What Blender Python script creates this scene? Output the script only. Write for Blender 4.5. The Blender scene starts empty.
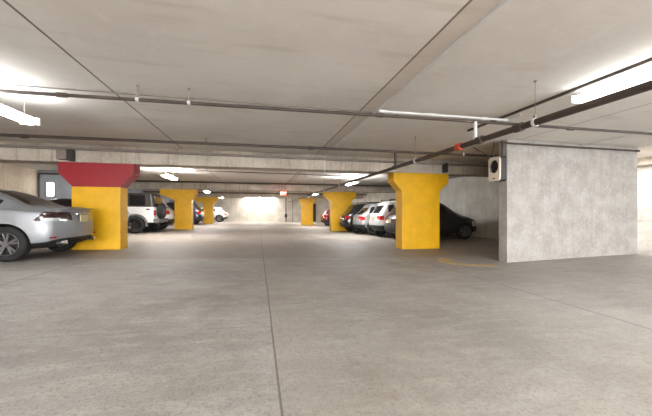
import bpy, bmesh, math, random
from mathutils import Vector, Matrix
random.seed(7)
PI = math.pi
COL = bpy.context.scene.collection
SC = bpy.context.scene

# ------------------------------------------------------------------ materials
def new_mat(name):
    m = bpy.data.materials.new(name); m.use_nodes = True
    nt = m.node_tree
    return m, nt, nt.nodes['Principled BSDF']

def srgb(r, g, b):
    f = lambda c: (c/255/12.92) if c/255 <= .04045 else ((c/255+.055)/1.055)**2.4
    return (f(r), f(g), f(b), 1)

def plain(name, c, rough=.5, metal=0, coat=0, emit=None, es=0, spec=None, noise=0):
    m, nt, b = new_mat(name)
    b.inputs['Base Color'].default_value = c
    b.inputs['Roughness'].default_value = rough
    b.inputs['Metallic'].default_value = metal
    b.inputs['Coat Weight'].default_value = coat
    b.inputs['Coat Roughness'].default_value = .06
    if emit:
        b.inputs['Emission Color'].default_value = emit
        b.inputs['Emission Strength'].default_value = es
    if noise:
        tc = nt.nodes.new('ShaderNodeTexCoord'); n = nt.nodes.new('ShaderNodeTexNoise')
        n.inputs['Scale'].default_value = 3.0; n.inputs['Detail'].default_value = 8
        nt.links.new(tc.outputs['Object'], n.inputs['Vector'])
        r = nt.nodes.new('ShaderNodeValToRGB')
        r.color_ramp.elements[0].position = .3; r.color_ramp.elements[1].position = .7
        r.color_ramp.elements[0].color = tuple(x*(1-noise) for x in c[:3])+(1,)
        r.color_ramp.elements[1].color = tuple(min(1, x*(1+noise)) for x in c[:3])+(1,)
        nt.links.new(n.outputs['Fac'], r.inputs['Fac'])
        nt.links.new(r.outputs['Color'], b.inputs['Base Color'])
    return m

class NT:
    """small wrapper to write node maths shortly"""
    def __init__(s, nt):
        s.nt = nt
        s.tc = nt.nodes.new('ShaderNodeTexCoord')
        s.sep = nt.nodes.new('ShaderNodeSeparateXYZ')
        nt.links.new(s.tc.outputs['Object'], s.sep.inputs[0])
        s.X, s.Y, s.Z = s.sep.outputs
    def m(s, op, a, b=None, c=None):
        n = s.nt.nodes.new('ShaderNodeMath'); n.operation = op
        for i, v in enumerate((a, b, c)):
            if v is None: continue
            if isinstance(v, (int, float)): n.inputs[i].default_value = v
            else: s.nt.links.new(v, n.inputs[i])
        return n.outputs[0]
    def noise(s, scale, detail=4, stretch=(1, 1, 1), rough=.55, off=0):
        mp = s.nt.nodes.new('ShaderNodeMapping'); mp.inputs['Scale'].default_value = stretch
        mp.inputs['Location'].default_value = (off, off, off)
        s.nt.links.new(s.tc.outputs['Object'], mp.inputs[0])
        n = s.nt.nodes.new('ShaderNodeTexNoise')
        n.inputs['Scale'].default_value = scale; n.inputs['Detail'].default_value = detail
        n.inputs['Roughness'].default_value = rough
        s.nt.links.new(mp.outputs[0], n.inputs['Vector'])
        return n.outputs['Fac']
    def sstep(s, v, lo, hi):
        n = s.nt.nodes.new('ShaderNodeMapRange'); n.interpolation_type = 'SMOOTHSTEP'
        s.nt.links.new(v, n.inputs['Value'])
        n.inputs['From Min'].default_value = lo; n.inputs['From Max'].default_value = hi
        return n.outputs[0]
    def line(s, v, at, w):
        d = s.m('ABSOLUTE', s.m('SUBTRACT', v, at))
        return s.m('SUBTRACT', 1, s.sstep(d, w*.5, w))
    def mix(s, fac, a, b):
        n = s.nt.nodes.new('ShaderNodeMix'); n.data_type = 'RGBA'
        if isinstance(fac, (int, float)): n.inputs['Factor'].default_value = fac
        else: s.nt.links.new(fac, n.inputs['Factor'])
        for k, v in ((6, a), (7, b)):
            if isinstance(v, tuple): n.inputs[k].default_value = v
            else: s.nt.links.new(v, n.inputs[k])
        return n.outputs[2]
    def bump(s, b, h, dist=.01, st=.4):
        n = s.nt.nodes.new('ShaderNodeBump'); n.inputs['Distance'].default_value = dist
        n.inputs['Strength'].default_value = st
        s.nt.links.new(h, n.inputs['Height']); s.nt.links.new(n.outputs[0], b.inputs['Normal'])

def concrete(name, base, dark, light, streak=0, rough=.9, blotch=1.2, grime=.25):
    m, nt, b = new_mat(name); k = NT(nt)
    n1 = k.noise(blotch, 6); n2 = k.noise(14, 6, off=3); n3 = k.noise(60, 3, off=9)
    c = k.mix(k.sstep(n1, .32, .72), dark, base)
    c = k.mix(k.m('MULTIPLY', k.sstep(n2, .45, .8), .55), c, light)
    c = k.mix(k.m('MULTIPLY', k.sstep(n3, .55, .8), grime), c, dark)
    if streak:
        n4 = k.noise(2.2, 5, stretch=(5, 5, .25), off=5)
        c = k.mix(k.m('MULTIPLY', k.sstep(n4, .5, .72), streak), c, tuple(x*.55 for x in dark[:3])+(1,))
    nt.links.new(c, b.inputs['Base Color'])
    b.inputs['Roughness'].default_value = rough
    k.bump(b, n2, .006, .35)
    return m

def floor_material():
    m, nt, b = new_mat('floor_concrete'); k = NT(nt)
    base, dark, light = srgb(164, 160, 155), srgb(137, 133, 128), srgb(188, 185, 180)
    n1 = k.noise(.55, 7, rough=.6); n2 = k.noise(4, 9, stretch=(.5, 1.4, 1), off=4, rough=.8); n3 = k.noise(55, 4, off=2)
    c = k.mix(k.sstep(n1, .3, .7), dark, base)
    c = k.mix(k.m('MULTIPLY', k.sstep(n2, .42, .75), .7), c, light)
    c = k.mix(k.m('MULTIPLY', k.sstep(n3, .48, .72), .6), c, srgb(112, 104, 96))
    # older, browner slab beyond the nearest pour and on the right of the joint
    wob = k.m('MULTIPLY', k.m('SUBTRACT', k.noise(1.3, 4), .5), .025)
    xs = k.m('ADD', k.X, wob); ys = k.m('ADD', k.Y, wob)
    far = k.m('MULTIPLY', k.sstep(ys, 7.35, 7.5), .62)
    c = k.mix(far, c, srgb(136, 122, 110))
    right = k.m('MULTIPLY', k.sstep(xs, .1, .16), .3)
    c = k.mix(right, c, srgb(148, 139, 129))
    stain = k.m('MULTIPLY', k.sstep(k.noise(.9, 6, off=11, rough=.7), .56, .74), .35)
    c = k.mix(stain, c, srgb(112, 102, 92))
    c = k.mix(k.m('MULTIPLY', k.sstep(k.noise(24, 7, off=21, rough=.75), .5, .68), .38), c, srgb(104, 98, 92))
    c = k.mix(k.m('MULTIPLY', k.sstep(k.noise(2.2, 8, off=31, rough=.75), .48, .7), .14), c, srgb(206, 204, 200))
    # tyre-worn dust lane edges and expansion joints
    jn = srgb(84, 74, 66)
    for v, at, w, s in ((xs, .13, .010, .7), (xs, -3.45, .02, .5), (xs, 3.95, .02, .5), (ys, 3.0, .012, .18),
                        (ys, 7.42, .02, .35), (ys, 16.6, .03, .4), (ys, 25.7, .04, .4), (xs, 8.0, .02, .5)):
        c = k.mix(k.m('MULTIPLY', k.line(v, at, w), s), c, jn)
    nt.links.new(c, b.inputs['Base Color'])
    b.inputs['Roughness'].default_value = .62
    b.inputs['Specular IOR Level'].default_value = .35
    k.bump(b, n3, .003, .3)
    return m

def ceiling_material():
    m, nt, b = new_mat('ceiling_concrete'); k = NT(nt)
    n1 = k.noise(.6, 6); n2 = k.noise(6, 8, off=4, rough=.7); n3 = k.noise(2.5, 4, stretch=(.3, 2, 1), off=8)
    c = k.mix(k.sstep(n1, .3, .7), srgb(212, 206, 198), srgb(226, 221, 214))
    c = k.mix(k.m('MULTIPLY', k.sstep(n2, .48, .8), .5), c, srgb(234, 231, 226))
    c = k.mix(k.m('MULTIPLY', k.sstep(n3, .52, .75), .4), c, srgb(190, 179, 167))
    band = k.m('MULTIPLY', k.sstep(k.X, 1.72, 1.74), k.m('SUBTRACT', 1, k.sstep(k.X, 1.97, 2.0)))
    c = k.mix(k.m('MULTIPLY', band, .3), c, srgb(176, 150, 126))
    jn = srgb(84, 66, 54)
    wob = k.m('MULTIPLY', k.m('SUBTRACT', k.noise(1.3, 4), .5), .02)
    xs = k.m('ADD', k.X, wob)
    for v, at, w, s in ((xs, -2.06, .018, .85), (xs, 1.73, .018, .8), (xs, 6.2, .02, .6), (xs, -6.6, .02, .5)):
        c = k.mix(k.m('MULTIPLY', k.line(v, at, w), s), c, jn)
    nt.links.new(c, b.inputs['Base Color'])
    b.inputs['Roughness'].default_value = .85
    k.bump(b, n2, .004, .3)
    return m

M = {}
M['floor'] = floor_material()
M['ceiling'] = ceiling_material()
M['beam'] = concrete('beam_concrete', srgb(198, 188, 174), srgb(164, 152, 138), srgb(214, 207, 196), streak=.55)
M['pier'] = concrete('pier_concrete', srgb(176, 172, 167), srgb(156, 150, 143), srgb(194, 191, 187), streak=.22, blotch=2.6, grime=.7)
M['wall'] = concrete('wall_concrete', srgb(214, 211, 202), srgb(186, 181, 171), srgb(226, 223, 216), streak=.3)
M['wall_warm'] = concrete('warm_wall_concrete', srgb(220, 204, 182), srgb(190, 172, 150), srgb(230, 218, 200), streak=.35)
M['wall_blue'] = concrete('painted_wall', srgb(170, 176, 184), srgb(150, 154, 162), srgb(184, 188, 194), streak=.1)
M['yellow'] = plain('yellow_paint', srgb(226, 172, 8), .45, noise=.1)
M['red'] = plain('red_paint', srgb(146, 20, 32), .45, noise=.1)
M['silver'] = plain('silver_car_paint', srgb(148, 150, 154), .42, .35, coat=.15)
M['silver2'] = plain('pale_silver_car_paint', srgb(150, 150, 152), .35, .4, coat=.4)
M['pale'] = plain('pale_grey_car_paint', srgb(190, 190, 188), .3, .2, coat=.5)
M['white'] = plain('white_car_paint', srgb(214, 214, 212), .3, 0, coat=.8)
M['blackpaint'] = plain('black_car_paint', srgb(22, 22, 24), .25, .2, coat=.9)
M['greypaint'] = plain('charcoal_car_paint', srgb(34, 32, 32), .35, .1, coat=.4)
M['bluepaint'] = plain('dark_blue_car_paint', srgb(34, 40, 54), .25, .3, coat=.9)
M['redpaint'] = plain('dark_red_car_paint', srgb(86, 14, 20), .25, .3, coat=.9)
M['glass'] = plain('tinted_glass', srgb(20, 22, 24), .06, 0, coat=.5)
M['rubber'] = plain('tyre_rubber', srgb(30, 29, 28), .8)
M['trim'] = plain('black_trim', srgb(26, 26, 27), .55)
M['flare'] = plain('grey_plastic', srgb(92, 90, 88), .7)
M['alloy'] = plain('alloy_wheel', srgb(130, 130, 132), .35, .8)
M['darkalloy'] = plain('dark_alloy', srgb(70, 66, 64), .4, .7)
M['chrome'] = plain('chrome', srgb(220, 220, 222), .12, 1)
M['lens'] = plain('red_lamp_lens', srgb(150, 10, 16), .12, 0, coat=1)
M['smoked'] = plain('smoked_lamp_lens', srgb(48, 18, 20), .12, 0, coat=1)
M['clear'] = plain('clear_lamp_lens', srgb(210, 212, 214), .1, .3, coat=1)
M['plate'] = plain('licence_plate', srgb(196, 184, 140), .4)
M['pipe'] = plain('dark_steel_pipe', srgb(78, 67, 60), .5, .3, noise=.25)
M['galv'] = plain('galvanised_steel', srgb(214, 214, 212), .45, .25, noise=.1)
M['greypipe'] = plain('painted_pipe', srgb(128, 118, 110), .6, noise=.15)
M['orange'] = plain('orange_coupling', srgb(190, 70, 40), .5)
M['housing'] = plain('lamp_housing', srgb(206, 206, 204), .5)
M['tube'] = plain('lit_diffuser', (1, 1, 1, 1), .4, emit=(1, .975, .94, 1), es=60)
M['tubenear'] = plain('nearest_lit_diffuser', (1, 1, 1, 1), .4, emit=(.93, .97, 1, 1), es=16)
M['tubebroad'] = plain('broad_lit_diffuser', (1, 1, 1, 1), .4, emit=(.9, .96, 1, 1), es=6)
M['tubecool'] = plain('cool_lit_diffuser', (1, 1, 1, 1), .4, emit=(.95, .98, 1, 1), es=60)
M['fanface'] = plain('cream_enamel', srgb(226, 214, 196), .5)
M['darkbox'] = plain('dark_enamel', srgb(46, 40, 37), .5)
M['black'] = plain('matt_black', srgb(16, 15, 15), .7)
M['exit'] = plain('lit_exit_sign', srgb(220, 60, 40), .5, emit=srgb(255, 70, 40), es=2.2)
M['exittext'] = plain('lit_exit_letters', (1, 1, 1, 1), .5, emit=(1, .9, .8, 1), es=5)
M['daylight'] = plain('daylit_pane', (1, 1, 1, 1), .3, emit=(.93, .97, 1, 1), es=3)
M['door'] = plain('dark_door_paint', srgb(58, 50, 46), .5)

def yellow_worn():
    m, nt, b = new_mat('worn_yellow_line'); k = NT(nt)
    n = k.noise(9, 8, rough=.75)
    c = k.mix(k.sstep(n, .36, .62), srgb(150, 138, 122), srgb(204, 168, 98))
    nt.links.new(c, b.inputs['Base Color']); b.inputs['Roughness'].default_value = .7
    return m
M['yline'] = yellow_worn()

# ------------------------------------------------------------------ helpers
def tag(o, label=None, cat=None, group=None, kind=None):
    if label: o['label'] = label
    if cat: o['category'] = cat
    if group: o['group'] = group
    if kind: o['kind'] = kind
    return o

def obj(name, bm, mat, parent=None, smooth=False, bevel=0):
    bmesh.ops.recalc_face_normals(bm, faces=bm.faces[:])
    me = bpy.data.meshes.new(name); bm.to_mesh(me); bm.free()
    for mm in (mat if isinstance(mat, (list, tuple)) else [mat]): me.materials.append(mm)
    if smooth:
        for p in me.polygons: p.use_smooth = True
    o = bpy.data.objects.new(name, me); COL.objects.link(o)
    if parent: o.parent = parent
    if bevel:
        b = o.modifiers.new('Bevel', 'BEVEL'); b.width = bevel; b.segments = 2; b.limit_method = 'ANGLE'
    return o

def empty(name, loc, rz=0, label=None, cat=None, group=None):
    o = bpy.data.objects.new(name, None); COL.objects.link(o)
    o.location = loc; o.rotation_euler = (0, 0, rz); o.empty_display_size = .2
    return tag(o, label, cat, group)

def box(bm, x0, x1, y0, y1, z0, z1):
    vs = [bm.verts.new(p) for p in ((x0,y0,z0),(x1,y0,z0),(x1,y1,z0),(x0,y1,z0),(x0,y0,z1),(x1,y0,z1),(x1,y1,z1),(x0,y1,z1))]
    fs = []
    for f in ((0,3,2,1),(4,5,6,7),(0,1,5,4),(1,2,6,5),(2,3,7,6),(3,0,4,7)):
        fs.append(bm.faces.new([vs[i] for i in f]))
    return fs

def B(*a):
    bm = bmesh.new(); box(bm, *a); return bm

def tube(bm, p, q, r, seg=12, r2=None):
    p, q = Vector(p), Vector(q); d = q-p
    if r2 is None: r2 = r
    z = d.normalized(); x = z.orthogonal().normalized(); y = z.cross(x)
    a, b = [], []
    for i in range(seg):
        t = 2*PI*i/seg; v = x*math.cos(t)+y*math.sin(t)
        a.append(bm.verts.new(p+v*r)); b.append(bm.verts.new(q+v*r2))
    for i in range(seg):
        j = (i+1) % seg; bm.faces.new((a[i], a[j], b[j], b[i]))
    bm.faces.new(a[::-1]); bm.faces.new(b)

def T(p, q, r, seg=12, r2=None):
    bm = bmesh.new(); tube(bm, p, q, r, seg, r2); return bm

def lathe_y(bm, prof, seg=40):
    """prof: (y, r) closed loop revolved about the y axis"""
    rings = []
    for i in range(seg):
        t = 2*PI*i/seg
        rings.append([bm.verts.new((r*math.cos(t), y, r*math.sin(t))) for y, r in prof])
    n = len(prof)
    for i in range(seg):
        a, b = rings[i], rings[(i+1) % seg]
        for k in range(n):
            l = (k+1) % n
            bm.faces.new((a[k], a[l], b[l], b[k]))

def prism(bm, pts, y0, y1):
    """pts (x,z) polygon extruded along y"""
    a = [bm.verts.new((x, y0, z)) for x, z in pts]; b = [bm.verts.new((x, y1, z)) for x, z in pts]
    n = len(pts)
    for i in range(n):
        j = (i+1) % n; bm.faces.new((a[i], a[j], b[j], b[i]))
    bm.faces.new(a[::-1]); bm.faces.new(b)

# ------------------------------------------------------------------ the setting
# eye is 1.00 m up; Z here is metres above the left parking row
EYE = 1.0; CZ = 2.76; BZ = 2.29
XL, XR = -8.95, 9.93
YF = 36.5; YB = -16.0
FP = [(-8.95, .04), (-4.7, .03), (-3.4, -.01), (-1.5, -.07), (.13, -.12), (2.5, -.18), (4, -.21), (6, -.23), (8, -.18), (10.15, -.15), (10.3, -.14), (12.4, .68)]
def fz(x):
    if x <= FP[0][0]: return FP[0][1]
    for (a, za), (b, zb) in zip(FP, FP[1:]):
        if x <= b: return za+(zb-za)*(x-a)/(b-a)
    return FP[-1][1]

bm = bmesh.new()
xs = sorted(set([p[0] for p in FP]+[XL+i*.5 for i in range(42)]))
xs = [x for x in xs if x <= 12.4]
top = [(x, fz(x)) for x in xs]
prism(bm, top+[(12.4, -.6), (XL, -.6)], YB, YF)
tag(obj('floor', bm, M['floor']), 'bare concrete garage floor with dark expansion joints', kind='structure')
tag(obj('ceiling', B(XL-.3, 12.7, YB, YF+.3, CZ, CZ+.3), M['ceiling']), 'flat cast concrete garage ceiling', kind='structure')

tag(obj('wall_left', B(XL-.3, XL, YB, 15.05, -.6, CZ), M['wall_warm']), 'warm beige concrete side wall behind the silver sedan', kind='structure')
tag(obj('wall_left_far', B(XL-.3, XL, 15.05, YF+.3, -.6, CZ), M['wall_blue']), 'grey side wall further down the left', kind='structure')
# stub wall with the little lit window
bm = bmesh.new()
wx0, wx1, wz0, wz1 = -8.69, -8.37, 1.67, 2.24
y0, y1 = 14.86, 15.04
for a in ((XL, wx0, y0, y1, 0, CZ), (wx1, -7.6, y0, y1, 0, CZ), (wx0, wx1, y0, y1, 0, wz0), (wx0, wx1, y0, y1, wz1, CZ)): box(bm, *a)
tag(obj('wall_stub', bm, M['wall_blue']), 'short grey cross wall holding a small bright window', kind='structure')
w = tag(obj('window_1', B(wx0, wx1, y0+.08, y0+.1, wz0, wz1), M['daylight']), 'small bright window in the grey cross wall', kind='structure')
bm = bmesh.new()
for a in ((wx0-.03, wx0, y0-.02, y1, wz0-.03, wz1+.03), (wx1, wx1+.03, y0-.02, y1, wz0-.03, wz1+.03), (wx0, wx1, y0-.02, y1, wz0-.03, wz0), (wx0, wx1, y0-.02, y1, wz1, wz1+.03)): box(bm, *a)
obj('window_frame', bm, M['greypipe'], w)
bm = bmesh.new(); tube(bm, (XL+.06, 14.8, 0.05), (XL+.06, 14.8, 2.6), .03); tube(bm, (XL+.06, 14.8, 2.6), (-7.6, 14.8, 2.6), .03)
tag(obj('drain_pipe', bm, M['pipe'], smooth=False), 'thin dark pipe running down the corner beside the small lit window', 'pipe')

tag(obj('wall_far', B(XL-.3, 12.7, YF, YF+.3, -.6, CZ), M['wall']), 'pale concrete end wall', kind='structure')
tag(obj('wall_right', B(XR, XR+.2, 6.4, YF, -.6, CZ), M['wall']), 'streaked pale concrete wall behind the right parking row', kind='structure')
tag(obj('wall_partition', B(5.90, 10.15, 6.13, 6.4, -.6, CZ), M['pier'], bevel=.015), 'broad pale concrete wall pier standing at the right of the aisle', kind='structure')
tag(obj('wall_ramp', B(12.4, 12.7, 2.5, YF, -.6, CZ), M['pier']), 'bright concrete wall beside the ramp beyond the pier', kind='structure')
tag(obj('trim_1', B(12.1, 12.4, 3.5, 20, 2.52, CZ), M['beam']), 'concrete edge beam above the ramp wall', kind='structure')

# transverse beams
for i, y in enumerate((9.0, 18.4, 27.5)):
    tag(obj('ceiling_beam', B(XL, XR, y, y+.55, BZ, CZ), M['beam'], bevel=.02),
        ('nearest deep concrete beam across the ceiling', 'middle concrete cross beam over the aisle', 'furthest concrete cross beam before the end wall')[i], 'beam', kind='structure')
tag(obj('ceiling_beam', B(XL, XR, -9.4, -8.85, BZ, CZ), M['beam']), 'concrete cross beam behind the viewpoint', 'beam', kind='structure')

# ------------------------------------------------------------------ columns
def column(sx0, sx1, cx0, cx1, y0, y1, red, label, thick=0):
    xm = (sx0+sx1)/2
    base = fz(xm)
    e = empty('concrete_column', (xm, (y0+y1)/2, base), 0, label, 'column', 'painted concrete columns along the aisle')
    b0 = min(fz(sx0), fz(sx1))-.03-base; h = BZ-base
    def profile(zlo, zhi):
        zt0, zt1 = BZ-.28-base, BZ-.61-base          # flare between zt1 and zt0
        if zlo < 0.1: left = [(sx0-xm, b0), (sx0-xm, zt1)]
        pts_l, pts_r = [], []
        keys = [(b0, sx0, sx1), (zt1, sx0, sx1), (zt0, cx0, cx1), (h, cx0, cx1)]
        def at(z):
            for (za, l0, r0), (zb, l1, r1) in zip(keys, keys[1:]):
                if za <= z <= zb:
                    t = (z-za)/(zb-za); return l0+(l1-l0)*t, r0+(r1-r0)*t
            return cx0, cx1
        zz = sorted(set([zlo, zhi]+[k[0] for k in keys if zlo < k[0] < zhi]))
        for z in zz:
            l, r = at(z); pts_l.append((l-xm, z)); pts_r.append((r-xm, z))
        return pts_l+pts_r[::-1]
    hy = (y1-y0)/2
    zs = (BZ-.63-base)
    bm = bmesh.new(); prism(bm, profile(b0, zs), -hy, hy)
    obj('shaft', bm, M['yellow'], e)
    bm = bmesh.new(); prism(bm, profile(zs, h-.002), -hy, hy)
    c = obj('capital', bm, M['red'] if red else M['yellow'], e)
    if red: c['label'] = 'flared red top of the column'
    return e

column(-4.70, -3.58, -5.0, -3.27, 9.02, 9.47, True, 'yellow column with a flared red top, behind the silver sedan')
column(-4.60, -3.70, -5.35, -3.44, 18.42, 18.9, False, 'all yellow flared column on the left, just past the white off-road vehicle')
column(-4.60, -3.80, -5.3, -3.4, 27.52, 28.0, False, 'furthest yellow column on the left, beside the distant white hatchback')
column(4.59, 5.97, 4.30, 6.31, 9.02, 9.47, False, 'nearest yellow flared column on the right, in front of the charcoal car')
column(4.55, 5.9, 4.10, 6.2, 18.55, 19.0, False, 'yellow flared column on the right, just past the black suv')
column(3.95, 5.0, 3.75, 5.2, 27.52, 28.0, False, 'furthest yellow column on the right, near the end wall door')

# ------------------------------------------------------------------ pipes
def pipe_thing(name, label, pts, r, mat, cat='pipe', rods=(), coup=(), heads=(), seg=14, cmat=None, group=None):
    """pts: polyline; rods: points hung from the ceiling; couplings: (point, axis)"""
    e = empty(name, pts[0], 0, label, cat, group)
    o = Vector(pts[0])
    bm = bmesh.new()
    for a, b in zip(pts, pts[1:]): tube(bm, Vector(a)-o, Vector(b)-o, r, seg)
    for a in pts[1:-1]: bmesh.ops.create_uvsphere(bm, u_segments=12, v_segments=8, radius=r*1.15, matrix=Matrix.Translation(Vector(a)-o))
    obj('pipe_run', bm, mat, e, smooth=False)
    for p in rods:
        p = Vector(p)-o
        bm = bmesh.new(); tube(bm, p+Vector((0, 0, r)), (p.x, p.y, CZ-o.z), .005, 6)
        tube(bm, (p.x, p.y, CZ-o.z-.02), (p.x, p.y, CZ-o.z), .018, 8)
        tube(bm, p+Vector((0, 0, r-.01)), p+Vector((0, 0, r+.05)), .022, 8)
        obj('hanger_rod', bm, M['greypipe'], e)
        d = (Vector(pts[1])-Vector(pts[0])).normalized()
        obj('clamp', T(p-d*.02, p+d*.02, r*1.22, 14), M['galv'], e)
    for p in coup:
        p = Vector(p)-o; d = (Vector(pts[1])-Vector(pts[0])).normalized()
        obj('coupling', T(p-d*.06, p+d*.06, r*1.35, 14), cmat or mat, e)
    for p in heads:
        p = Vector(p)-o
        bm = bmesh.new(); tube(bm, p, p+Vector((0, 0, r+.05)), .012, 8); tube(bm, p+Vector((0, 0, r+.07)), p+Vector((0, 0, r+.075)), .03, 10)
        tube(bm, p+Vector((0, 0, r+.05)), p+Vector((0, 0, r+.07)), .006, 6)
        obj('sprinkler_head', bm, M['galv'], e)
    return e

ZM = 2.20
mp_ = pipe_thing('main_pipe', 'long dark thick pipe hung lengthwise below the ceiling on the right',
           [(3.66, -8, ZM), (3.62, 3.3, ZM), (3.55, 36.3, ZM)], .047, M['pipe'],
           rods=[(3.62, 3.3, ZM), (3.6, 6.4, ZM), (3.58, 13, ZM), (3.57, 16.2, ZM), (3.56, 22.3, ZM), (3.66, -3, ZM)],
           coup=[(3.6, 4.3, ZM), (3.61, 3.55, ZM), (3.59, 7.45, ZM)])
oc = obj('coupling', T((3.605-3.66, 4.78+8, 0), (3.605-3.66, 4.9+8, 0), .066, 14), M['orange'], mp_); oc['label'] = 'orange coupling band'
pipe_thing('branch_pipe', 'nearest crosswise sprinkler pipe, dark, spanning the whole ceiling',
           [(XL, 4.85, 2.56), (-2.6, 4.68, 2.56), (3.6, 4.42, 2.54), (12.3, 4.2, 2.52)], .025, M['pipe'],
           rods=[(-6.2, 4.76, 2.56), (-1.63, 4.63, 2.56), (-.96, 4.6, 2.558), (8.0, 4.31, 2.53)],
           coup=[(-2.55, 4.68, 2.56), (1.9, 4.5, 2.55), (5.6, 4.38, 2.53)])
obj('riser_pipe', T((3.6-3.66, 4.41+8, .33), (3.6-3.66, 4.41+8, .03), .03), M['galv'], mp_)
pipe_thing('branch_pipe', 'dark crosswise pipe just in front of the nearest beam',
           [(XL, 7.85, 2.64), (2.5, 7.45, 2.62), (XR, 7.2, 2.58)], .034, M['pipe'],
           rods=[(-6.6, 7.8, 2.63), (-5.8, 7.75, 2.63), (-1.2, 7.6, 2.62), (5.6, 7.35, 2.6)], coup=[(-4.9, 7.73, 2.63), (1.3, 7.5, 2.62)])
obj('riser_pipe', T((3.585-3.66, 7.42+8, .39), (3.585-3.66, 7.42+8, .03), .035), M['pipe'], mp_)
pipe_thing('beam_pipe', 'thin grey pipe fixed along the upper face of the nearest beam',
           [(XL, 8.93, 2.63), (XR, 8.93, 2.60)], .035, M['greypipe'])
pipe_thing('conduit', 'thin galvanised conduit strapped lengthwise to the ceiling right of centre',
           [(1.99, -6, 2.735), (1.99, 8.96, 2.735), (1.99, 8.96, 2.2)], .014, M['galv'], rods=[],
           coup=[(1.99, 2.1, 2.735), (1.99, 3.7, 2.735), (1.99, 6.6, 2.735)])
pipe_thing('conduit', 'pale galvanised conduit running crosswise from the ceiling joint to the right lamp',
           [(1.95, 4.62, 2.66), (4.42, 4.56, 2.66), (4.42, 4.3, 2.69)], .022, M['galv'], coup=[(2.0, 4.62, 2.66), (2.9, 4.6, 2.66), (3.9, 4.57, 2.66)])
pipe_thing('conduit', 'hair thin grey conduit running crosswise on the ceiling to the left lamp',
           [(1.95, 4.95, 2.742), (-3.5, 4.97, 2.742), (-5.9, 5.0, 2.742)], .010, M['greypipe'], coup=[(-2.6, 4.965, 2.742), (-1.0, 4.96, 2.742)])
pipe_thing('conduit', 'dark conduit fixed crosswise along the top of the pier wall',
           [(5.7, 6.08, 2.66), (10.1, 6.08, 2.66)], .022, M['pipe'], coup=[(10.05, 6.08, 2.66)])
pipe_thing('conduit', 'thin galvanised conduit crossing the ceiling in the second bay',
           [(-3.5, 13.4, 2.735), (4.5, 13.9, 2.735)], .02, M['greypipe'])
pipe_thing('branch_pipe', 'crosswise pipe in front of the middle beam',
           [(XL, 17.4, 2.62), (XR, 17.2, 2.6)], .04, M['pipe'], rods=[(-1.5, 17.34, 2.62), (2.3, 17.3, 2.61)])
pipe_thing('branch_pipe', 'crosswise pipe in front of the furthest beam',
           [(XL, 26.6, 2.62), (XR, 26.5, 2.6)], .045, M['pipe'], rods=[(-1.5, 26.56, 2.62), (2.3, 26.54, 2.61)])
pipe_thing('conduit', 'short drop conduit below the middle beam',
           [(2.0, 12.2, 2.735), (2.0, 12.2, 2.45)], .018, M['galv'])
pipe_thing('ceiling_conduit', 'thin lengthwise conduit on the ceiling far right above the pier',
           [(8.2, -2, 2.735), (8.2, 6.1, 2.735)], .014, M['galv'], coup=[(8.2, 4.0, 2.735)])
# standpipes on the end wall
pipe_thing('standpipe', 'dark upright pipe on the end wall below the exit sign', [(3.3, YF-.08, fz(3.3)), (3.3, YF-.08, 2.7)], .05, M['pipe'])
tag(obj('valve_box', B(3.15, 3.42, YF-.3, YF-.13, .35, .75), M['darkbox'], bevel=.01), 'small dark valve box low on the end wall standpipe', 'box')
pipe_thing('standpipe', 'thin grey upright pipe on the end wall just left of the furthest right column', [(4.1, YF-.06, fz(4.1)), (4.1, YF-.06, 2.7)], .035, M['greypipe'])

# junction boxes and bracket on the beam
tag(obj('junction_box', B(-4.94, -4.72, 8.82, 8.995, 2.33, 2.58), M['greypipe'], bevel=.01), 'grey electrical box on the nearest beam above the red capital', 'box')
tag(obj('beam_bracket', B(-4.70, -4.60, 8.80, 8.995, 2.30, 2.59), M['darkbox'], bevel=.008), 'dark steel bracket on the beam beside the grey electrical box', 'bracket')
tag(obj('beam_bracket', B(6.05, 6.15, 8.8, 8.995, 2.32, 2.62), M['darkbox'], bevel=.008), 'dark steel bracket on the nearest beam above the right yellow column', 'bracket')

# ------------------------------------------------------------------ lamps
def lamp(x, y, z, L, label, mat, w=.11, rods=True, along='y', drop=.05):
    e = empty('fluorescent_light', (x, y, z), 0 if along == 'y' else PI/2, label, 'ceiling light', 'fluorescent strip lights on the garage ceiling')
    bm = bmesh.new()
    hw = w*.35
    box(bm, -hw, hw, -L/2, L/2, .03, .085)
    obj('housing', bm, M['housing'], e, bevel=.008)
    bm = bmesh.new()
    pts = []
    for i in range(13):
        t = PI+PI*i/12
        pts.append((w*math.cos(t), .025+drop*1.3*math.sin(t)))
    pts += [(w*.8, .05), (hw, .06), (-hw, .06), (-w*.8, .05)]
    prism(bm, pts, -L/2+.02, L/2-.02)
    obj('diffuser', bm, mat, e, smooth=False)
    for s in (-1, 1):
        bm = bmesh.new(); box(bm, -w*1.02, w*1.02, s*L/2-.02, s*L/2+.02, -.04, .075)
        obj('end_cap', bm, M['housing'], e, bevel=.006)
        if rods:
            bm = bmesh.new(); tube(bm, (0, s*L*.4, .08), (0, s*L*.4, CZ-z), .007, 6); tube(bm, (0, s*L*.4, CZ-z-.02), (0, s*L*.4, CZ-z), .03, 8)
            obj('hanger_rod', bm, M['greypipe'], e)
    return e

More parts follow.
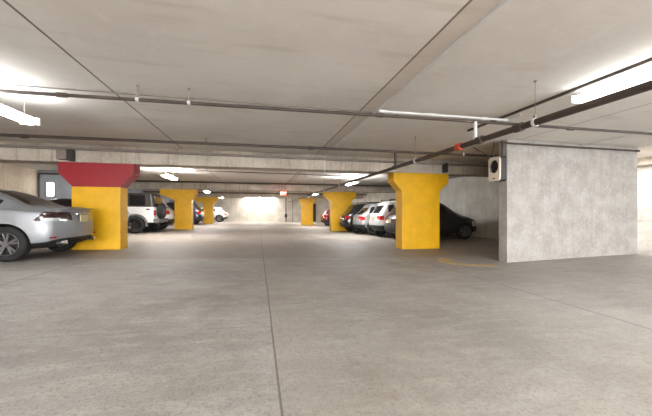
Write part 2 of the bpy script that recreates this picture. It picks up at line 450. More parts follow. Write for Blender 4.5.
ZL = 2.42
lamp(-3.45, 4.95, 2.39, 1.22, 'lit strip light at the left edge, nearest on the left row', M['tubenear'], w=.125)
lamp(-3.55, 13.3, ZL, 1.7, 'lit strip light in the second bay left of the aisle, above the white off-road vehicle', M['tube'], w=.13)
lamp(-3.55, 22.3, ZL, 1.7, 'lit strip light in the third bay left of the aisle', M['tube'], w=.13)
lamp(-3.55, 31, ZL, 1.7, 'furthest lit strip light on the left, by the distant white hatchback', M['tube'], w=.13)
lamp(4.58, 2.55, 2.6, 1.75, 'broad lit strip light at the upper right, beside the long dark pipe', M['tubebroad'], w=.2, rods=False)
lamp(4.55, 14.2, ZL, 1.6, 'lit strip light in the second bay right of the aisle, above the parked cars', M['tubecool'], w=.13)
lamp(4.5, 23.6, ZL, 1.7, 'lit strip light in the third bay right of the aisle', M['tube'], w=.13)
lamp(4.5, 31.5, ZL, 1.7, 'furthest lit strip light on the right, over the furthest yellow column', M['tube'], w=.13)
lamp(.2, 36.15, 2.665, 3.2, 'long strip light washing the end wall white', M['tube'], w=.12, rods=False, along='x')
tag(obj('lamp_rail', B(4.37, 4.40, .6, 5.6, 2.72, CZ), M['pipe']), 'dark rail on the ceiling along the broad upper right strip light', 'rail')
tag(obj('junction_box', B(4.3, 4.5, 26.3, 26.5, 2.2, 2.5), M['housing']), 'pale box hung by the furthest beam near the exit sign', 'box')

# added unseen area lights behind the viewpoint, on the lamp rows, brighten floor and ceiling
def area(name, loc, sx, sy, power, col, rot=(0, 0, 0)):
    l = bpy.data.lights.new(name, 'AREA'); l.shape = 'RECTANGLE'; l.size = sx; l.size_y = sy; l.energy = power; l.color = col
    o = bpy.data.objects.new(name, l); COL.objects.link(o); o.location = loc; o.rotation_euler = rot
    return o
for y in (-2.5, -7.0, -12.5):
    for x in (-3.5, 4.5):
        area('rear_fill_light', (x, y, 2.42), .3, 2.4, 130, (.96, .98, 1))
        area('rear_fill_light', (x, y, 2.50), .3, 2.4, 190, (.96, .98, 1), (PI, 0, 0))
# added panels standing in for daylight from behind the viewpoint and the ramp side
area('rear_daylight_fill', (0, YB+.2, 1.4), 18, 2.4, 1500, (.97, .98, 1), (PI/2, 0, 0))
area('ramp_daylight_fill', (12.2, -2.5, 1.7), 1.6, 9, 170, (.93, .97, 1), (0, PI/2, 0))
area('ramp_fill_light', (11.2, 8.5, 2.7), .4, 5, 120, (1, .99, .96))  # added fill that brightens the ramp strip, without a fixture

# ------------------------------------------------------------------ exit sign
e = empty('exit_sign', (1.46, 17.9, 2.11), 0, 'small glowing red exit sign hung over the far aisle', 'sign')
obj('sign_box', B(-.17, .17, -.03, .03, -.11, .11), M['exit'], e, bevel=.01)
cu = bpy.data.curves.new('letters', 'FONT'); cu.body = 'EXIT'; cu.size = .16; cu.align_x = 'CENTER'; cu.align_y = 'CENTER'; cu.extrude = .004
to = bpy.data.objects.new('tmp', cu); COL.objects.link(to)
bpy.context.view_layer.update()
me = bpy.data.meshes.new_from_object(to.evaluated_get(bpy.context.evaluated_depsgraph_get()))
bpy.data.objects.remove(to)
me.materials.clear(); me.materials.append(M['exittext'])
lo = bpy.data.objects.new('letters', me); COL.objects.link(lo); lo.parent = e; lo.location = (0, -.036, 0); lo.rotation_euler = (PI/2, 0, 0)
bm = bmesh.new(); tube(bm, (-.1, 0, .11), (-.1, 0, CZ-2.11), .01, 6); tube(bm, (.1, 0, .11), (.1, 0, CZ-2.11), .01, 6)
obj('hanger_rod', bm, M['pipe'], e)

# ------------------------------------------------------------------ wall fan on the pier end
e = empty('wall_fan', (5.80, 6.33, 1.76), 0, 'boxy cream and dark fan unit fixed to the end of the pier wall', 'fan')
def rrect(w, h, c, n=5):
    pts = []
    for sx, sy, a0 in ((1, 1, 0), (-1, 1, 90), (-1, -1, 180), (1, -1, 270)):
        for i in range(n):
            a = math.radians(a0+90*i/(n-1)); pts.append((sx*(w/2-c)+c*math.cos(a), sy*(h/2-c)+c*math.sin(a)))
    return pts
def slab_x(bm, pts, x0, x1, oz=0):
    a = [bm.verts.new((x0, y, z+oz)) for y, z in pts]; b = [bm.verts.new((x1, y, z+oz)) for y, z in pts]
    n = len(pts)
    for i in range(n):
        j = (i+1) % n; bm.faces.new((a[i], a[j], b[j], b[i]))
    bm.faces.new(a[::-1]); bm.faces.new(b)
bm = bmesh.new(); slab_x(bm, rrect(.37, .60, .05), -.06, .115, .30); obj('case', bm, M['darkbox'], e)
# cream face with a real round hole
bm = bmesh.new()
N = 40; outer = []
def rr_at(a, w=.36, h=.60, c=.08):
    dx, dy = math.cos(a), math.sin(a)
    t = min((w/2)/abs(dx) if abs(dx) > 1e-6 else 9, (h/2)/abs(dy) if abs(dy) > 1e-6 else 9)
    x, y = dx*t, dy*t
    ex, ey = abs(x)-(w/2-c), abs(y)-(h/2-c)
    if ex > 0 and ey > 0:
        l = math.hypot(ex, ey)
        if l > c: x = math.copysign(w/2-c+ex/l*c, x); y = math.copysign(h/2-c+ey/l*c, y)
    return x, y
ri = []
for x in (-.10, -.06):
    o_ = [bm.verts.new((x, rr_at(2*PI*i/N)[0], .30+rr_at(2*PI*i/N)[1])) for i in range(N)]
    i_ = [bm.verts.new((x, .135*math.cos(2*PI*i/N), .36+.165*math.sin(2*PI*i/N))) for i in range(N)]
    ri.append((o_, i_))
(of, jf), (ob, jb) = ri
for i in range(N):
    j = (i+1) % N
    bm.faces.new((of[i], of[j], jf[j], jf[i])); bm.faces.new((ob[j], ob[i], jb[i], jb[j]))
    bm.faces.new((of[j], of[i], ob[i], ob[j])); bm.faces.new((jf[i], jf[j], jb[j], jb[i]))
obj('front_cover', bm, M['fanface'], e)
bm = bmesh.new(); tube(bm, (-.085, 0, .36), (-.065, 0, .36), .04, 12)
for k in range(5):
    a = 2*PI*k/5
    c, s = math.cos(a), math.sin(a)
    vs = []
    for x, r, w in ((-.09, .03, .02), (-.07, .03, -.02), (-.065, .125, -.05), (-.085, .125, .05)):
        vs.append((x, r*c-w*s, .36+r*s*1.15+w*c))
    f = [bm.verts.new(v) for v in vs]; g = [bm.verts.new((v[0]+.006, v[1], v[2])) for v in vs]
    bm.faces.new(f); bm.faces.new(g[::-1])
    for i in range(4): bm.faces.new((f[i], g[i], g[(i+1) % 4], f[(i+1) % 4]))
obj('blades', bm, M['black'], e)
bm = bmesh.new()
for r in (.05, .09, .125):
    for i in range(24):
        a, b_ = 2*PI*i/24, 2*PI*(i+1)/24
        tube(bm, (-.102, r*math.cos(a), .36+r*1.2*math.sin(a)), (-.102, r*math.cos(b_), .36+r*1.2*math.sin(b_)), .003, 5)
for i in range(4):
    a = PI*i/4; tube(bm, (-.102, .135*math.cos(a), .36+.165*math.sin(a)), (-.102, -.135*math.cos(a), .36-.165*math.sin(a)), .003, 5)
obj('grille', bm, M['darkbox'], e)
obj('switch', B(-.108, -.095, -.03, .03, .06, .085), M['black'], e)
bm = bmesh.new(); tube(bm, (.05, -.1, .6), (.05, -.1, 1.0), .018, 8); tube(bm, (-.02, .1, .6), (-.02, .1, 1.0), .018, 8); tube(bm, (-.02, .16, .62), (-.3, .5, .95), .015, 8)
obj('bracket', bm, M['pipe'], e)

# ------------------------------------------------------------------ floor marking
def ribbon(pts, w, h=.004):
    bm = bmesh.new(); L, R_ = [], []
    for i, p in enumerate(pts):
        a = Vector(pts[max(i-1, 0)]); b = Vector(pts[min(i+1, len(pts)-1)]); d = (b-a).normalized(); n = Vector((-d.y, d.x))*w/2
        for s, lst in ((1, L), (-1, R_)):
            x, y = p[0]+s*n.x, p[1]+s*n.y
            lst.append((bm.verts.new((x, y, fz(x)+h)), bm.verts.new((x, y, fz(x)-.003))))
    for i in range(len(pts)-1):
        bm.faces.new((L[i][0], R_[i][0], R_[i+1][0], L[i+1][0])); bm.faces.new((L[i][1], L[i+1][1], R_[i+1][1], R_[i][1]))
        bm.faces.new((L[i][0], L[i+1][0], L[i+1][1], L[i][1])); bm.faces.new((R_[i][0], R_[i][1], R_[i+1][1], R_[i+1][0]))
    for i in (0, -1): bm.faces.new((L[i][0], L[i][1], R_[i][1], R_[i][0]))
    return bm
pts = [(4.55+.45*(1-math.cos(t))*.5+0, 7.1) for t in (0,)]
arc = []
for i in range(21):
    a = math.radians(125+135*i/20)
    arc.append((5.45+1.0*math.cos(a), 6.45+.6*math.sin(a)))
tag(obj('painted_line', ribbon(arc, .28), M['yline']), 'faded yellow curved line painted on the floor by the pier', 'floor marking')
for sx, lab in ((-1, 'left'), (1, 'right')):
    pass

# door, bollard at the far end
d = tag(obj('door_1', B(6.15, 6.98, YF-.05, YF+.02, fz(6.5), 2.05), M['door']), 'dark steel door in the end wall', kind='structure')
obj('door_handle', T((6.85, YF-.12, .95), (6.85, YF-.05, .95), .03), M['chrome'], d)
e = empty('bollard', (5.3, 30.0, fz(5.3)), 0, 'short yellow bollard beside the furthest right column', 'bollard')
bm = bmesh.new(); tube(bm, (0, 0, 0), (0, 0, .62), .1, 16); tube(bm, (0, 0, .62), (0, 0, .68), .1, 16, .05)
obj('post', bm, M['yellow'], e)
obj('base_plate', B(-.16, .16, -.16, .16, 0, .02), M['darkbox'], e)

# ------------------------------------------------------------------ vehicles (rear at x=0, nose towards +x, left/right along y)
def tyre_bm(r, w):
    bm = bmesh.new()
    ri = r*.68
    lathe_y(bm, [(-w/2+.01, ri), (-w/2, ri+.02), (-w/2, r-.045), (-w/2+.03, r-.008), (-w/4, r), (w/4, r), (w/2-.03, r-.008), (w/2, r-.045), (w/2, ri+.02), (w/2-.01, ri)])
    return bm

def rim_bm(r, w, s, spokes=5, twin=True):
    """s = outward side sign"""
    bm = bmesh.new(); ri = r*.69; yo = s*(w/2-.02)
    lathe_y(bm, [(yo, ri), (yo+s*.012, ri-.012), (yo, ri-.03), (yo-s*.12, ri-.05), (yo-s*.12, ri)])
    tube(bm, (0, yo-s*.05, 0), (0, yo-s*.0, 0), r*.15, 16)
    for k in range(spokes):
        for dd in ((-.13, .13) if twin else (0,)):
            a = 2*PI*k/spokes+dd+.3
            a2 = 2*PI*k/spokes+dd*1.4+.3
            hw = .016 if twin else .05
            p0 = Vector((r*.1*math.cos(a), 0, r*.1*math.sin(a))); p1 = Vector((ri*.96*math.cos(a2), 0, ri*.96*math.sin(a2)))
            n = Vector((-math.sin(a), 0, math.cos(a)))*hw
            q = []
            for p, kx, yy in ((p0, 1.2, yo-s*.02), (p1, 1, yo-s*.012)):
                for sg in (1, -1):
                    v = p+n*sg*kx
                    q.append(bm.verts.new((v.x, yy, v.z))); q.append(bm.verts.new((v.x, yy-s*.03, v.z)))
            a_, b_, c_, d_, e_, f_, g_, h_ = q
            for f in ((a_, c_, g_, e_), (b_, f_, h_, d_), (a_, e_, f_, b_), (c_, d_, h_, g_), (a_, b_, d_, c_), (e_, g_, h_, f_)): bm.faces.new(f)
    return bm

def add_wheels(e, xs_, yh, r, w, rimmat, spokes=5, twin=True):
    for x in xs_:
        for s in (-1, 1):
            t = obj('wheel', tyre_bm(r, w), M['rubber'], e, smooth=True)
            t.location = (x, s*(yh-w/2), r)
            obj('rim', rim_bm(r, w, s, spokes, twin), rimmat, t)
            obj('brake_disc', T((0, s*(w/2-.14), 0), (0, s*(w/2-.12), 0), r*.52, 20), M['darkalloy'], t)

def loft_body(stations, bulge0, bulge1, glass_side, pillars, glass_roof, wheels, r, yh, level=2):
    """stations: dict x zb zs zt wl ws wt ; optional dx list per point. Returns bmesh with mat idx 0 paint,1 glass,2 black"""
    bm = bmesh.new(); rows = []
    for S in stations:
        x, zb, zs, zt, wl, ws, wt = S[:7]; dx = S[7] if len(S) > 7 else [0]*9
        ze = max(zs+.02, zt-.055)
        P = [(0, zb), (wl*.86, zb), (wl, zb+.10), (max(wl, ws)+.005, zb+(zs-zb)*.55), (ws, zs),
             (ws+(wt-ws)*.12, zs+(ze-zs)*.10), (ws+(wt-ws)*.92, zs+(ze-zs)*.9), (wt*.9, zt-.018), (0, zt)]
        row = {}
        for i, (y, z) in enumerate(P):
            xx = x+dx[i]
            if y == 0: row[(i, 0)] = bm.verts.new((xx, 0, z))
            else:
                row[(i, 1)] = bm.verts.new((xx, y, z)); row[(i, -1)] = bm.verts.new((xx, -y, z))
        rows.append(row)
    def key(row, i, s): return row[(i, 0)] if (i, 0) in row else row[(i, s)]
    n = len(stations)
    for k in range(n-1):
        a, b = rows[k], rows[k+1]
        for s in (1, -1):
            for i in range(8):
                f = bm.faces.new((key(a, i, s), key(b, i, s), key(b, i+1, s), key(a, i+1, s)) if s == 1 else (key(a, i+1, s), key(b, i+1, s), key(b, i, s), key(a, i, s)))
                if i == 5 and glass_side[0] <= k < glass_side[1] and k not in pillars: f.material_index = 1
                if i == 7 and k in glass_roof: f.material_index = 1
                if i in (0, 1): f.material_index = 2
    for row, bl in ((rows[0], -bulge0), (rows[-1], bulge1)):
        C = {}
        for i in range(1, 8):
            v = row[(i, 1)].co
            C[i] = bm.verts.new((v.x+bl*(1 if i < 5 else .5), 0, v.z+(.012 if i >= 5 else 0)))
        for s in (1, -1):
            bm.faces.new((row[(0, 0)], row[(1, s)], C[1])); bm.faces.new((row[(8, 0)], C[7], row[(7, s)]))
            for i in range(1, 7):
                f = bm.faces.new((row[(i, s)], row[(i+1, s)], C[i+1], C[i]))
                if i == 1: f.material_index = 2
    bmesh.ops.recalc_face_normals(bm, faces=bm.faces[:])
    me = bpy.data.meshes.new('tmp_body'); bm.to_mesh(me); bm.free()
    for q in range(3): me.materials.append(M[('silver', 'glass', 'trim')[q]])
    for p in me.polygons: p.use_smooth = True
    o = bpy.data.objects.new('tmp_body', me); COL.objects.link(o)
    ss = o.modifiers.new('s', 'SUBSURF'); ss.levels = level; ss.render_levels = level
    cb = bmesh.new()
    for x in wheels:
        for s in (-1, 1): tube(cb, (x, s*(yh-.30), r), (x, s*(yh+.25), r), r+.055, 36)
    cm = bpy.data.meshes.new('cut'); bmesh.ops.recalc_face_normals(cb, faces=cb.faces[:]); 
    for f in cb.faces: f.material_index = 2
    cb.to_mesh(cm); cb.free()
    for q in range(3): cm.materials.append(M[('silver', 'glass', 'trim')[q]])
    co = bpy.data.objects.new('cut', cm); COL.objects.link(co)
    bo = o.modifiers.new('b', 'BOOLEAN'); bo.object = co; bo.operation = 'DIFFERENCE'; bo.solver = 'EXACT'
    bpy.context.view_layer.update()
    res = bpy.data.meshes.new_from_object(o.evaluated_get(bpy.context.evaluated_depsgraph_get()))
    bm = bmesh.new(); bm.from_mesh(res)
    bpy.data.objects.remove(o); bpy.data.objects.remove(co); bpy.data.meshes.remove(res)
    return bm

def cut(bm, co, no):
    bmesh.ops.bisect_plane(bm, geom=bm.verts[:]+bm.edges[:]+bm.faces[:], dist=1e-5, plane_co=co, plane_no=no)

def extract(bm, test, name, mat, parent, off=.004, remove=False, th=0):
    """copy the faces that pass test into their own shell just proud of the body"""
    fs = [f for f in bm.faces if test(f)]
    left = set(fs); isl = []
    while left:
        f0 = left.pop(); comp = [f0]; st = [f0]
        while st:
            f = st.pop()
            for ed in f.edges:
                for g in ed.link_faces:
                    if g in left: left.discard(g); comp.append(g); st.append(g)
        isl.append(comp)
    for comp in isl:
        if len(isl) > 1 and sum(f.calc_area() for f in comp) < .0025: continue
        nb = bmesh.new(); mp = {}
        for f in comp:
            vv = []
            for v in f.verts:
                if v not in mp: mp[v] = nb.verts.new(v.co+v.normal*off)
                vv.append(mp[v])
            try: nb.faces.new(vv)
            except ValueError: pass
        me = bpy.data.meshes.new(name); nb.to_mesh(me); nb.free(); me.materials.append(mat)
        for p in me.polygons: p.use_smooth = True
        o = bpy.data.objects.new(name, me); COL.objects.link(o); o.parent = parent
    if remove: bmesh.ops.delete(bm, geom=fs, context='FACES')

def finish(bm, e, paint):
    bm.normal_update()
    extract(bm, lambda f: f.material_index == 1, 'window_glass', M['glass'], e, 0, True)
    extract(bm, lambda f: f.material_index == 2, 'lower_trim', M['trim'], e, 0, True)
    me = bpy.data.meshes.new('body'); bm.to_mesh(me); bm.free()
    me.materials.clear(); me.materials.append(paint)
    for p in me.polygons: p.use_smooth = True; p.material_index = 0
    o = bpy.data.objects.new('body', me); COL.objects.link(o); o.parent = e
    return o

def place(name, label, cat, tail_x, yc, facing, lift=0, group='parked cars'):
    """facing -1: nose to the left wall; +1: nose to the right wall"""
    g = (fz(tail_x+facing*1.0)+fz(tail_x+facing*3.8))/2
    e = empty(name, (tail_x, yc, g+lift), PI if facing < 0 else 0, label, cat, group)
    s = (fz(tail_x+facing*3.8)-fz(tail_x+facing*1.0))/2.8
    e.rotation_euler = (0, -math.atan(s)*1, PI if facing < 0 else 0)
    e.location.z = fz(tail_x+facing*1.0)-s*1.0+lift
    return e

def plate(e, x, z, w=.3, h=.15, m='plate'):
    obj('licence_plate', B(x-.012, x+.01, -w/2, w/2, z-h/2, z+h/2), M[m], e, bevel=.004)

def make_sedan(name, label, cat, tail_x, yc, facing, paint, level=2, W=.92, L=4.85, H=1.455, hero=False):
    e = place(name, label, cat, tail_x, yc, facing)
    k = H/1.455; w = W/.92
    r = .345; xr, xf = .87*L/4.85, 3.85*L/4.85
    q = L/4.85
    st = [  # x zb zs zt wl ws wt
        (.16*q, .30, .90*k, 1.02*k, .70*w, .66*w, .52*w, [.06, .06, -.03, -.06, -.02, .0, .01, .02, .03]),
        (.24*q, .24, .91*k, 1.055*k, .84*w, .80*w, .62*w, [.02, .02, -.05, -.06, -.06, -.06, -.1, -.14, -.15]),
        (.46*q, .22, .93*k, 1.06*k, .88*w, .875*w, .68*w),
        (.66*q, .21, .95*k, 1.085*k, .90*w, .905*w, .70*w),
        (.80*q, .21, .96*k, 1.14*k, .905*w, .91*w, .66*w),
        (1.02*q, .20, .965*k, 1.25*k, .905*w, .91*w, .61*w),
        (1.36*q, .20, .965*k, 1.385*k, .905*w, .905*w, .57*w),
        (1.60*q, .20, .96*k, 1.43*k, .905*w, .905*w, .57*w),
        (2.05*q, .20, .955*k, 1.44*k, .905*w, .90*w, .58*w),
        (2.45*q, .20, .95*k, 1.45*k, .905*w, .90*w, .59*w),
        (2.55*q, .20, .95*k, 1.45*k, .905*w, .90*w, .59*w),
        (2.90*q, .20, .94*k, 1.41*k, .905*w, .90*w, .59*w),
        (3.20*q, .20, .93*k, 1.31*k, .905*w, .895*w, .60*w),
        (3.55*q, .20, .92*k, 1.11*k, .905*w, .89*w, .66*w),
        (3.72*q, .20, .91*k, 1.02*k, .905*w, .885*w, .70*w),
        (4.20*q, .21, .86*k, .95*k, .90*w, .86*w, .66*w),
        (4.60*q, .22, .76*k, .84*k, .84*w, .78*w, .58*w),
        (4.76*q, .26, .66*k, .72*k, .72*w, .66*w, .48*w)]
    bm = loft_body(st, .13, .09, (5, 13), (9,), (3, 4, 5, 11, 12), (xr, xf), r, .91*w, level)
    # cuts for the lamps
    for z in (.76*k, .885*k, .37, .93*k): cut(bm, (0, 0, z), (0, 0, 1))
    for y in (.30*w, -.30*w, .47*w, -.47*w): cut(bm, (0, y, 0), (0, 1, 0))
    cut(bm, (.36*q, 0, .88), (.75, 0, .66)); cut(bm, (.20*q, 0, 0), (1, 0, 0)); cut(bm, (4.35*q, 0, 0), (1, 0, 0))
    cut(bm, (.30, 0, 0), (1, 0, 0)); cut(bm, (0, 0, .82*k), (0, 0, 1)); cut(bm, (0, .62*w, 0), (0, 1, 0)); cut(bm, (0, -.62*w, 0), (0, 1, 0)); cut(bm, (.46, 0, 0), (1, 0, 0))
    bm.normal_update()
    def cen(f): return f.calc_center_median()
    def tl(f):
        c = cen(f)
        return f.material_index == 0 and .76*k < c.z < .93*k and abs(c.y) > .30*w and (.75*(c.x-.36*q)+.66*(c.z-.88) < 0) and c.x < .6
    def inner(f):
        c = cen(f); return tl(f) and abs(c.y) > .62*w and .76*k < c.z < .82*k and c.x > .0
    extract(bm, tl, 'tail_lamp', M['smoked'], e, .006)
    extract(bm, lambda f: inner(f) and cen(f).x < .30, 'tail_lamp_lens', M['clear'], e, .011)
    extract(bm, lambda f: tl(f) and cen(f).z > .885*k and abs(cen(f).y) > .47*w, 'tail_lamp_strip', M['smoked'], e, .012)
    extract(bm, lambda f: f.material_index == 0 and cen(f).z < .37 and cen(f).x < .46, 'rear_diffuser', M['trim'], e, .006)
    def hl(f):
        c = cen(f); return f.material_index == 0 and cen(f).x > 4.35*q and c.z > .5*k and .47*w < abs(c.y) and f.normal.z < .8 and c.z < .80*k
    extract(bm, hl, 'head_lamp', M['clear'], e, .006)
    finish(bm, e, paint)
    add_wheels(e, (xr, xf), .905*w, r, .23, M['alloy'])
    # reflectors low in the bumper, exhausts, plate, trunk badge bar, door handles, mirrors
    for s in (-1, 1):
        bm = bmesh.new(); box(bm, .10, .30, s*.735*w-.05, s*.735*w+.05, .44, .475)
        rr = obj('reflector', bm, M['lens'], e, bevel=.008); rr.rotation_euler = (0, 0, -s*.6); rr.location = (-.02+.0, s*.0, 0)
        rr.location = Vector((.20, s*.735*w, 0)) - Matrix.Rotation(-s*.6, 3, 'Z') @ Vector((.20, s*.735*w, 0))
        obj('exhaust_pipe', T((.03, s*.55*w, .34), (.2, s*.55*w, .34), .045, 14), M['chrome'], e)
        bm = bmesh.new(); box(bm, 3.05*q, 3.2*q, s*.9*w, s*.9*w+s*.14, .96*k, 1.06*k)
        obj('mirror', bm, paint, e, bevel=.03)
        for x in (2.0*q, 2.95*q):
            obj('door_handle', B(x, x+.2, min(s*.895*w, s*.93*w), max(s*.895*w, s*.93*w), .86*k, .885*k), M['chrome'], e, bevel=.008)
    obj('trunk_bar', B(-.03, .02, -.3*w, .3*w, .885*k, .91*k), M['chrome'], e, bevel=.006)
    plate(e, -.015, .80*k)
    if hero:
        bm = bmesh.new()
        pts = [(.02, 1.045), (.16, 1.062), (.2, 1.05), (.06, 1.03)]
        prism(bm, [(x, z) for x, z in pts], -.5, .5)
        obj('spoiler', bm, paint, e, bevel=.004)
    return e

def make_suv(name, label, cat, tail_x, yc, facing, paint, level=2, W=.88, L=4.4, H=1.66, red_block=False, platemat='plate', slope=.0):
    e = place(name, label, cat, tail_x, yc, facing)
    k = H/1.66; w = W/.88; q = L/4.4; r = .345; xr, xf = .80*q, 3.50*q
    s_ = slope
    st = [
        (.14*q, .36, .98*k, 1.30*k, .66*w, .64*w, .54*w, [.05, .03, -.06, -.06, .0, .05, .22+s_, .26+s_, .27+s_]),
        (.22*q, .28, 1.00*k, 1.45*k, .80*w, .77*w, .56*w, [.02, 0, -.06, -.06, -.02, .03, .24+s_, .30+s_, .28+s_]),
        (.52*q, .26, 1.01*k, 1.60*k, .85*w, .86*w, .62*w, [0, 0, 0, 0, .0, .02, .12+s_*.6, .10+s_*.6, .08+s_*.6]),
        (.95*q, .24, 1.01*k, 1.635*k, .87*w, .87*w, .63*w),
        (1.15*q, .24, 1.01*k, 1.645*k, .87*w, .87*w, .63*w),
        (1.75*q, .24, 1.00*k, 1.66*k, .87*w, .865*w, .64*w),
        (1.87*q, .24, 1.00*k, 1.66*k, .87*w, .865*w, .64*w),
        (2.35*q, .24, .99*k, 1.65*k, .87*w, .86*w, .64*w),
        (2.65*q, .24, .98*k, 1.55*k, .87*w, .86*w, .62*w),
        (3.10*q, .24, .97*k, 1.24*k, .87*w, .85*w, .64*w),
        (3.28*q, .24, .96*k, 1.10*k, .87*w, .85*w, .68*w),
        (3.75*q, .25, .92*k, 1.01*k, .86*w, .83*w, .66*w),
        (4.15*q, .26, .82*k, .92*k, .80*w, .74*w, .58*w),
        (4.30*q, .30, .70*k, .78*k, .70*w, .64*w, .48*w)]
    bm = loft_body(st, .10, .09, (2, 9), (3, 5), (8, 9), (xr, xf), r, .87*w, level)
    for z in (.78*k, .97*k, .55*k, 1.05*k, 1.42*k, 1.08*k): cut(bm, (0, 0, z), (0, 0, 1))
    for y in (.46*w, -.46*w): cut(bm, (0, y, 0), (0, 1, 0))
    cut(bm, (.34*q, 0, 0), (1, 0, 0)); cut(bm, (3.9*q, 0, 0), (1, 0, 0)); cut(bm, (.6*q, 0, 0), (1, 0, 0))
    bm.normal_update()
    cen = lambda f: f.calc_center_median()
    zl, zh = (.78, 1.42) if red_block else (.78, .97)
    extract(bm, lambda f: f.material_index == 0 and abs(cen(f).y) > .46*w and zl*k < cen(f).z < zh*k and cen(f).x < (.6 if red_block else .34)*q and f.normal.x < -.15, 'tail_lamp', M['lens'], e, .007)
    extract(bm, lambda f: abs(cen(f).y) < .46*w and 1.08*k < cen(f).z < 1.42*k and cen(f).x < .6*q+s_ and f.normal.x < -.3, 'rear_glass', M['glass'], e, .006)
    extract(bm, lambda f: f.material_index == 0 and cen(f).z < .55*k and cen(f).x < .34*q, 'rear_bumper', M['trim'], e, .006)
    extract(bm, lambda f: f.material_index == 0 and cen(f).x > 3.9*q and .55*k < cen(f).z < .78*k and abs(cen(f).y) > .46*w and f.normal.z < .8, 'head_lamp', M['clear'], e, .006)
    finish(bm, e, paint)
    add_wheels(e, (xr, xf), .87*w, r, .22, M['alloy'])
    for s in (-1, 1):
        bm = bmesh.new(); box(bm, 2.75*q, 2.9*q, min(s*.86*w, s*.96*w), max(s*.86*w, s*.96*w), 1.0*k, 1.13*k); obj('mirror', bm, M['trim'], e, bevel=.03)
        bm = bmesh.new(); tube(bm, (.75*q+s_, s*.56*w, 1.68*k), (2.3*q, s*.56*w, 1.70*k), .016, 8); tube(bm, (.8*q+s_, s*.56*w, 1.58*k), (.8*q+s_, s*.56*w, 1.68*k), .016, 8); tube(bm, (2.25*q, s*.56*w, 1.58*k), (2.25*q, s*.56*w, 1.7*k), .016, 8)
        obj('roof_rail', bm, M['trim'], e)
    plate(e, .02, .84*k, m=platemat)
    obj('rear_chrome_bar', B(.0, .04, -.3*w, .3*w, .93*k, .955*k), M['chrome'], e, bevel=.006)
    return e

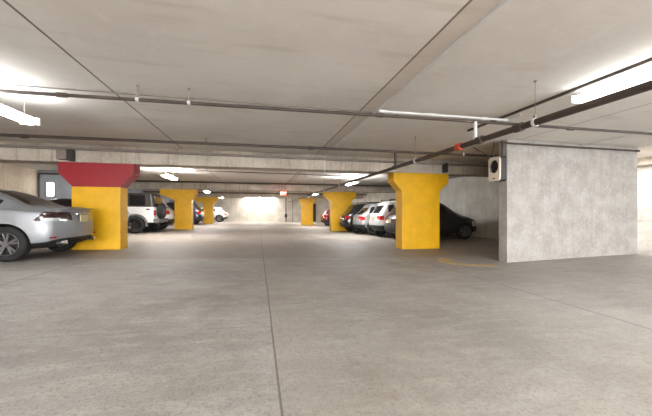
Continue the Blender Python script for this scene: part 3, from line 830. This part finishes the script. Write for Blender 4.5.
def make_offroad(label, tail_x, yc, facing, paint, topmat):
    e = place('offroad_vehicle', label, 'car', tail_x, yc, facing)
    L = 4.05; hw = .78; r = .38; xr, xf = .74, 3.2
    # tub with boolean wheel wells
    bm = bmesh.new()
    prism(bm, [(.0, .48), (.0, 1.20), (2.75, 1.22), (2.8, 1.16), (3.9, 1.08), (3.95, .55), (3.5, .46)], -hw, hw)
    tub = obj('body', bm, paint, e, bevel=.04)
    bv = tub.modifiers[0]
    for x in (xr, xf):
        for s in (-1, 1):
            pts = []
            for i in range(15):
                a = math.radians(-8+196*i/14)
                pts.append((x+(r+.15)*math.cos(a), r+(r+.13)*math.sin(a)))
            inner = [(x+(r+.06)*math.cos(math.radians(-8+196*i/14)), r+(r+.045)*math.sin(math.radians(-8+196*i/14))) for i in range(15)][::-1]
            # flare ring built quad by quad
            fb = bmesh.new(); y0_, y1_ = s*(hw-.03), s*(hw+.12)
            rows = []
            for (ax, az), (bx, bz) in zip(pts, inner[::-1]):
                rows.append([fb.verts.new((ax, y0_, az)), fb.verts.new((ax, y1_, az-.02)), fb.verts.new((bx, y1_, bz)), fb.verts.new((bx, y0_, bz))])
            for a_, b_ in zip(rows, rows[1:]):
                for i in range(4): fb.faces.new((a_[i], a_[(i+1) % 4], b_[(i+1) % 4], b_[i]))
            fb.faces.new(rows[0]); fb.faces.new(rows[-1][::-1])
            obj('fender_flare', fb, M['flare'], e)
    cb = bmesh.new()
    for x in (xr, xf):
        for s in (-1, 1): tube(cb, (x, s*(hw-.32), r+.02), (x, s*(hw+.3), r+.02), r+.07, 32)
    bmesh.ops.recalc_face_normals(cb, faces=cb.faces[:])
    cm = bpy.data.meshes.new('cut'); cb.to_mesh(cm); cb.free(); co = bpy.data.objects.new('cut', cm); COL.objects.link(co); co.parent = e
    bo = tub.modifiers.new('b', 'BOOLEAN'); bo.object = co; bo.solver = 'EXACT'
    bpy.context.view_layer.update()
    nm = bpy.data.meshes.new_from_object(tub.evaluated_get(bpy.context.evaluated_depsgraph_get()))
    tub.modifiers.clear(); tub.data = nm; bpy.data.objects.remove(co)
    # hard top
    bm = bmesh.new()
    def tap(x0, x1, x0t, x1t, z0, z1, h0, h1):
        v = [bm.verts.new(p) for p in ((x0, -h0, z0), (x1, -h0, z0), (x1, h0, z0), (x0, h0, z0), (x0t, -h1, z1), (x1t, -h1, z1), (x1t, h1, z1), (x0t, h1, z1))]
        for f in ((0,3,2,1),(4,5,6,7),(0,1,5,4),(1,2,6,5),(2,3,7,6),(3,0,4,7)): bm.faces.new([v[i] for i in f])
    tap(.02, 2.75, .14, 2.35, 1.20, 1.84, hw-.02, hw-.12)
    obj('hard_top', bm, topmat, e, bevel=.05)
    for s in (-1, 1):
        for a, b in ((.35, 1.0), (1.12, 1.62), (1.72, 2.35)):
            bm = bmesh.new()
            y_b, y_t = s*(hw-.028), s*(hw-.105)
            v = [(a, y_b, 1.27), (b, y_b, 1.27), (b-(.12 if b > 2 else 0), y_t, 1.74), (a+.03, y_t, 1.74)]
            f = [bm.verts.new(Vector(p)+Vector((0, s*.012, 0))) for p in v]; g = [bm.verts.new(Vector(p)-Vector((0, s*.02, 0))) for p in v]
            bm.faces.new(f); bm.faces.new(g[::-1])
            for i in range(4): bm.faces.new((f[i], f[(i+1) % 4], g[(i+1) % 4], g[i]))
            obj('side_window', bm, M['glass'], e)
        obj('tail_lamp', B(-.05, .02, min(s*.62, s*.76), max(s*.62, s*.76), .82, 1.06), M['lens'], e, bevel=.012)
        obj('side_vent', B(.15, .3, min(s*(hw-.01), s*(hw+.015)), max(s*(hw-.01), s*(hw+.015)), 1.06, 1.12), M['black'], e)
        obj('mirror', B(2.45, 2.6, min(s*hw, s*(hw+.1)), max(s*hw, s*(hw+.1)), 1.2, 1.42), M['black'], e, bevel=.02)
        bm = bmesh.new(); tube(bm, (1.2, s*(hw+.06), .46), (2.7, s*(hw+.06), .46), .035, 10); obj('side_step', bm, M['black'], e)
    obj('rear_glass', B(-.0, .1, -.5, .5, 1.28, 1.68), M['glass'], e, bevel=.01)
    bm = bmesh.new(); box(bm, -.2, .02, -hw, hw, .46, .66); obj('rear_bumper', bm, M['flare'], e, bevel=.03)
    bm = bmesh.new(); box(bm, 3.9, 4.1, -hw, hw, .46, .64); obj('front_bumper', bm, M['flare'], e, bevel=.03)
    t = obj('spare_wheel', tyre_bm(.37, .22), M['rubber'], e, smooth=True); t.location = (-.16, .1, 1.02); t.rotation_euler = (0, 0, PI/2)
    obj('rim', rim_bm(.37, .22, 1, 5, False), M['darkalloy'], t)
    t.rotation_euler = (0, 0, PI/2)
    obj('spare_wheel_mount', B(-.08, .02, -.1, .3, .85, 1.2), M['trim'], e)
    add_wheels(e, (xr, xf), hw+.09, r, .24, M['darkalloy'], 5, False)
    obj('axle', T((xr, -.6, r), (xr, .6, r), .05), M['trim'], e); obj('axle', T((xf, -.6, r), (xf, .6, r), .05), M['trim'], e)
    obj('underbody', B(.3, 3.6, -.5, .5, .34, .5), M['black'], e)
    return e

make_sedan('sedan', 'silver sedan at the left edge, tail towards the aisle, before the red and yellow column', 'car', -3.88, 7.88, -1, M['silver'], level=3, hero=True, H=1.51)
make_sedan('sedan', 'dark saloon parked behind the silver sedan, mostly hidden by the red and yellow column', 'car', -5.15, 13.4, -1, M['blackpaint'], H=1.5, L=3.8, W=.88)
make_offroad('white off-road vehicle with dark hard top and spare wheel on its tail, left row', -4.68, 15.95, -1, M['white'], M['darkbox'])
make_suv('suv', 'white suv with red tail lamps parked between the white off-road vehicle and a yellow column', 'car', -4.45, 17.62, -1, M['white'], W=.73, H=1.8, L=4.3, slope=.1)
make_suv('suv', 'dark suv seen past the second yellow column on the left', 'car', -4.05, 24.6, -1, M['bluepaint'], H=1.75)
make_suv('hatchback', 'small white hatchback parked at the far left by the end wall', 'car', -2.95, 32.2, -1, M['white'], H=1.5, slope=.15)

make_suv('suv', 'charcoal car with red tail lamps parked behind the nearest right yellow column', 'car', 5.5, 12.0, 1, M['greypaint'], H=1.66, L=3.95, W=.85, red_block=True)
make_suv('minivan', 'white minivan parked beside the charcoal car in the right row', 'car', 5.5, 14.0, 1, M['pale'], H=1.8, W=.84, L=4.3)
make_suv('suv', 'silver suv parked in the right row between the white car and the black suv', 'car', 5.2, 15.82, 1, M['silver2'], H=1.72, W=.84, slope=.22)
make_suv('suv', 'black suv parked last in the right row, against the second yellow column', 'car', 4.92, 17.6, 1, M['blackpaint'], H=1.76, W=.83, slope=.12)
make_suv('hatchback', 'dark red car tail seen just left of the second right yellow column', 'car', 5.35, 25.6, 1, M['redpaint'], H=1.6)

# ------------------------------------------------------------------ world, camera, view
w = bpy.data.worlds.new('World'); SC.world = w; w.use_nodes = True
bg = w.node_tree.nodes['Background']; bg.inputs[0].default_value = (.85, .92, 1, 1); bg.inputs[1].default_value = 1.2

cam = bpy.data.cameras.new('camera'); co = bpy.data.objects.new('camera', cam); COL.objects.link(co)
co.location = (0, 0, EYE); co.rotation_euler = (PI/2, 0, -math.atan(68/300))
cam.sensor_width = 36; cam.lens = 300/652*36; cam.shift_y = 4/652; cam.clip_start = .05
SC.camera = co
SC.view_settings.view_transform = 'Standard'; SC.view_settings.look = 'None'
SC.view_settings.gamma = 1; SC.view_settings.exposure = 1.2; SC.view_settings.use_curve_mapping = False
SC.cycles.use_denoising = True
SC.cycles.max_bounces = 10; SC.cycles.diffuse_bounces = 6
SC.cycles.sample_clamp_indirect = 8
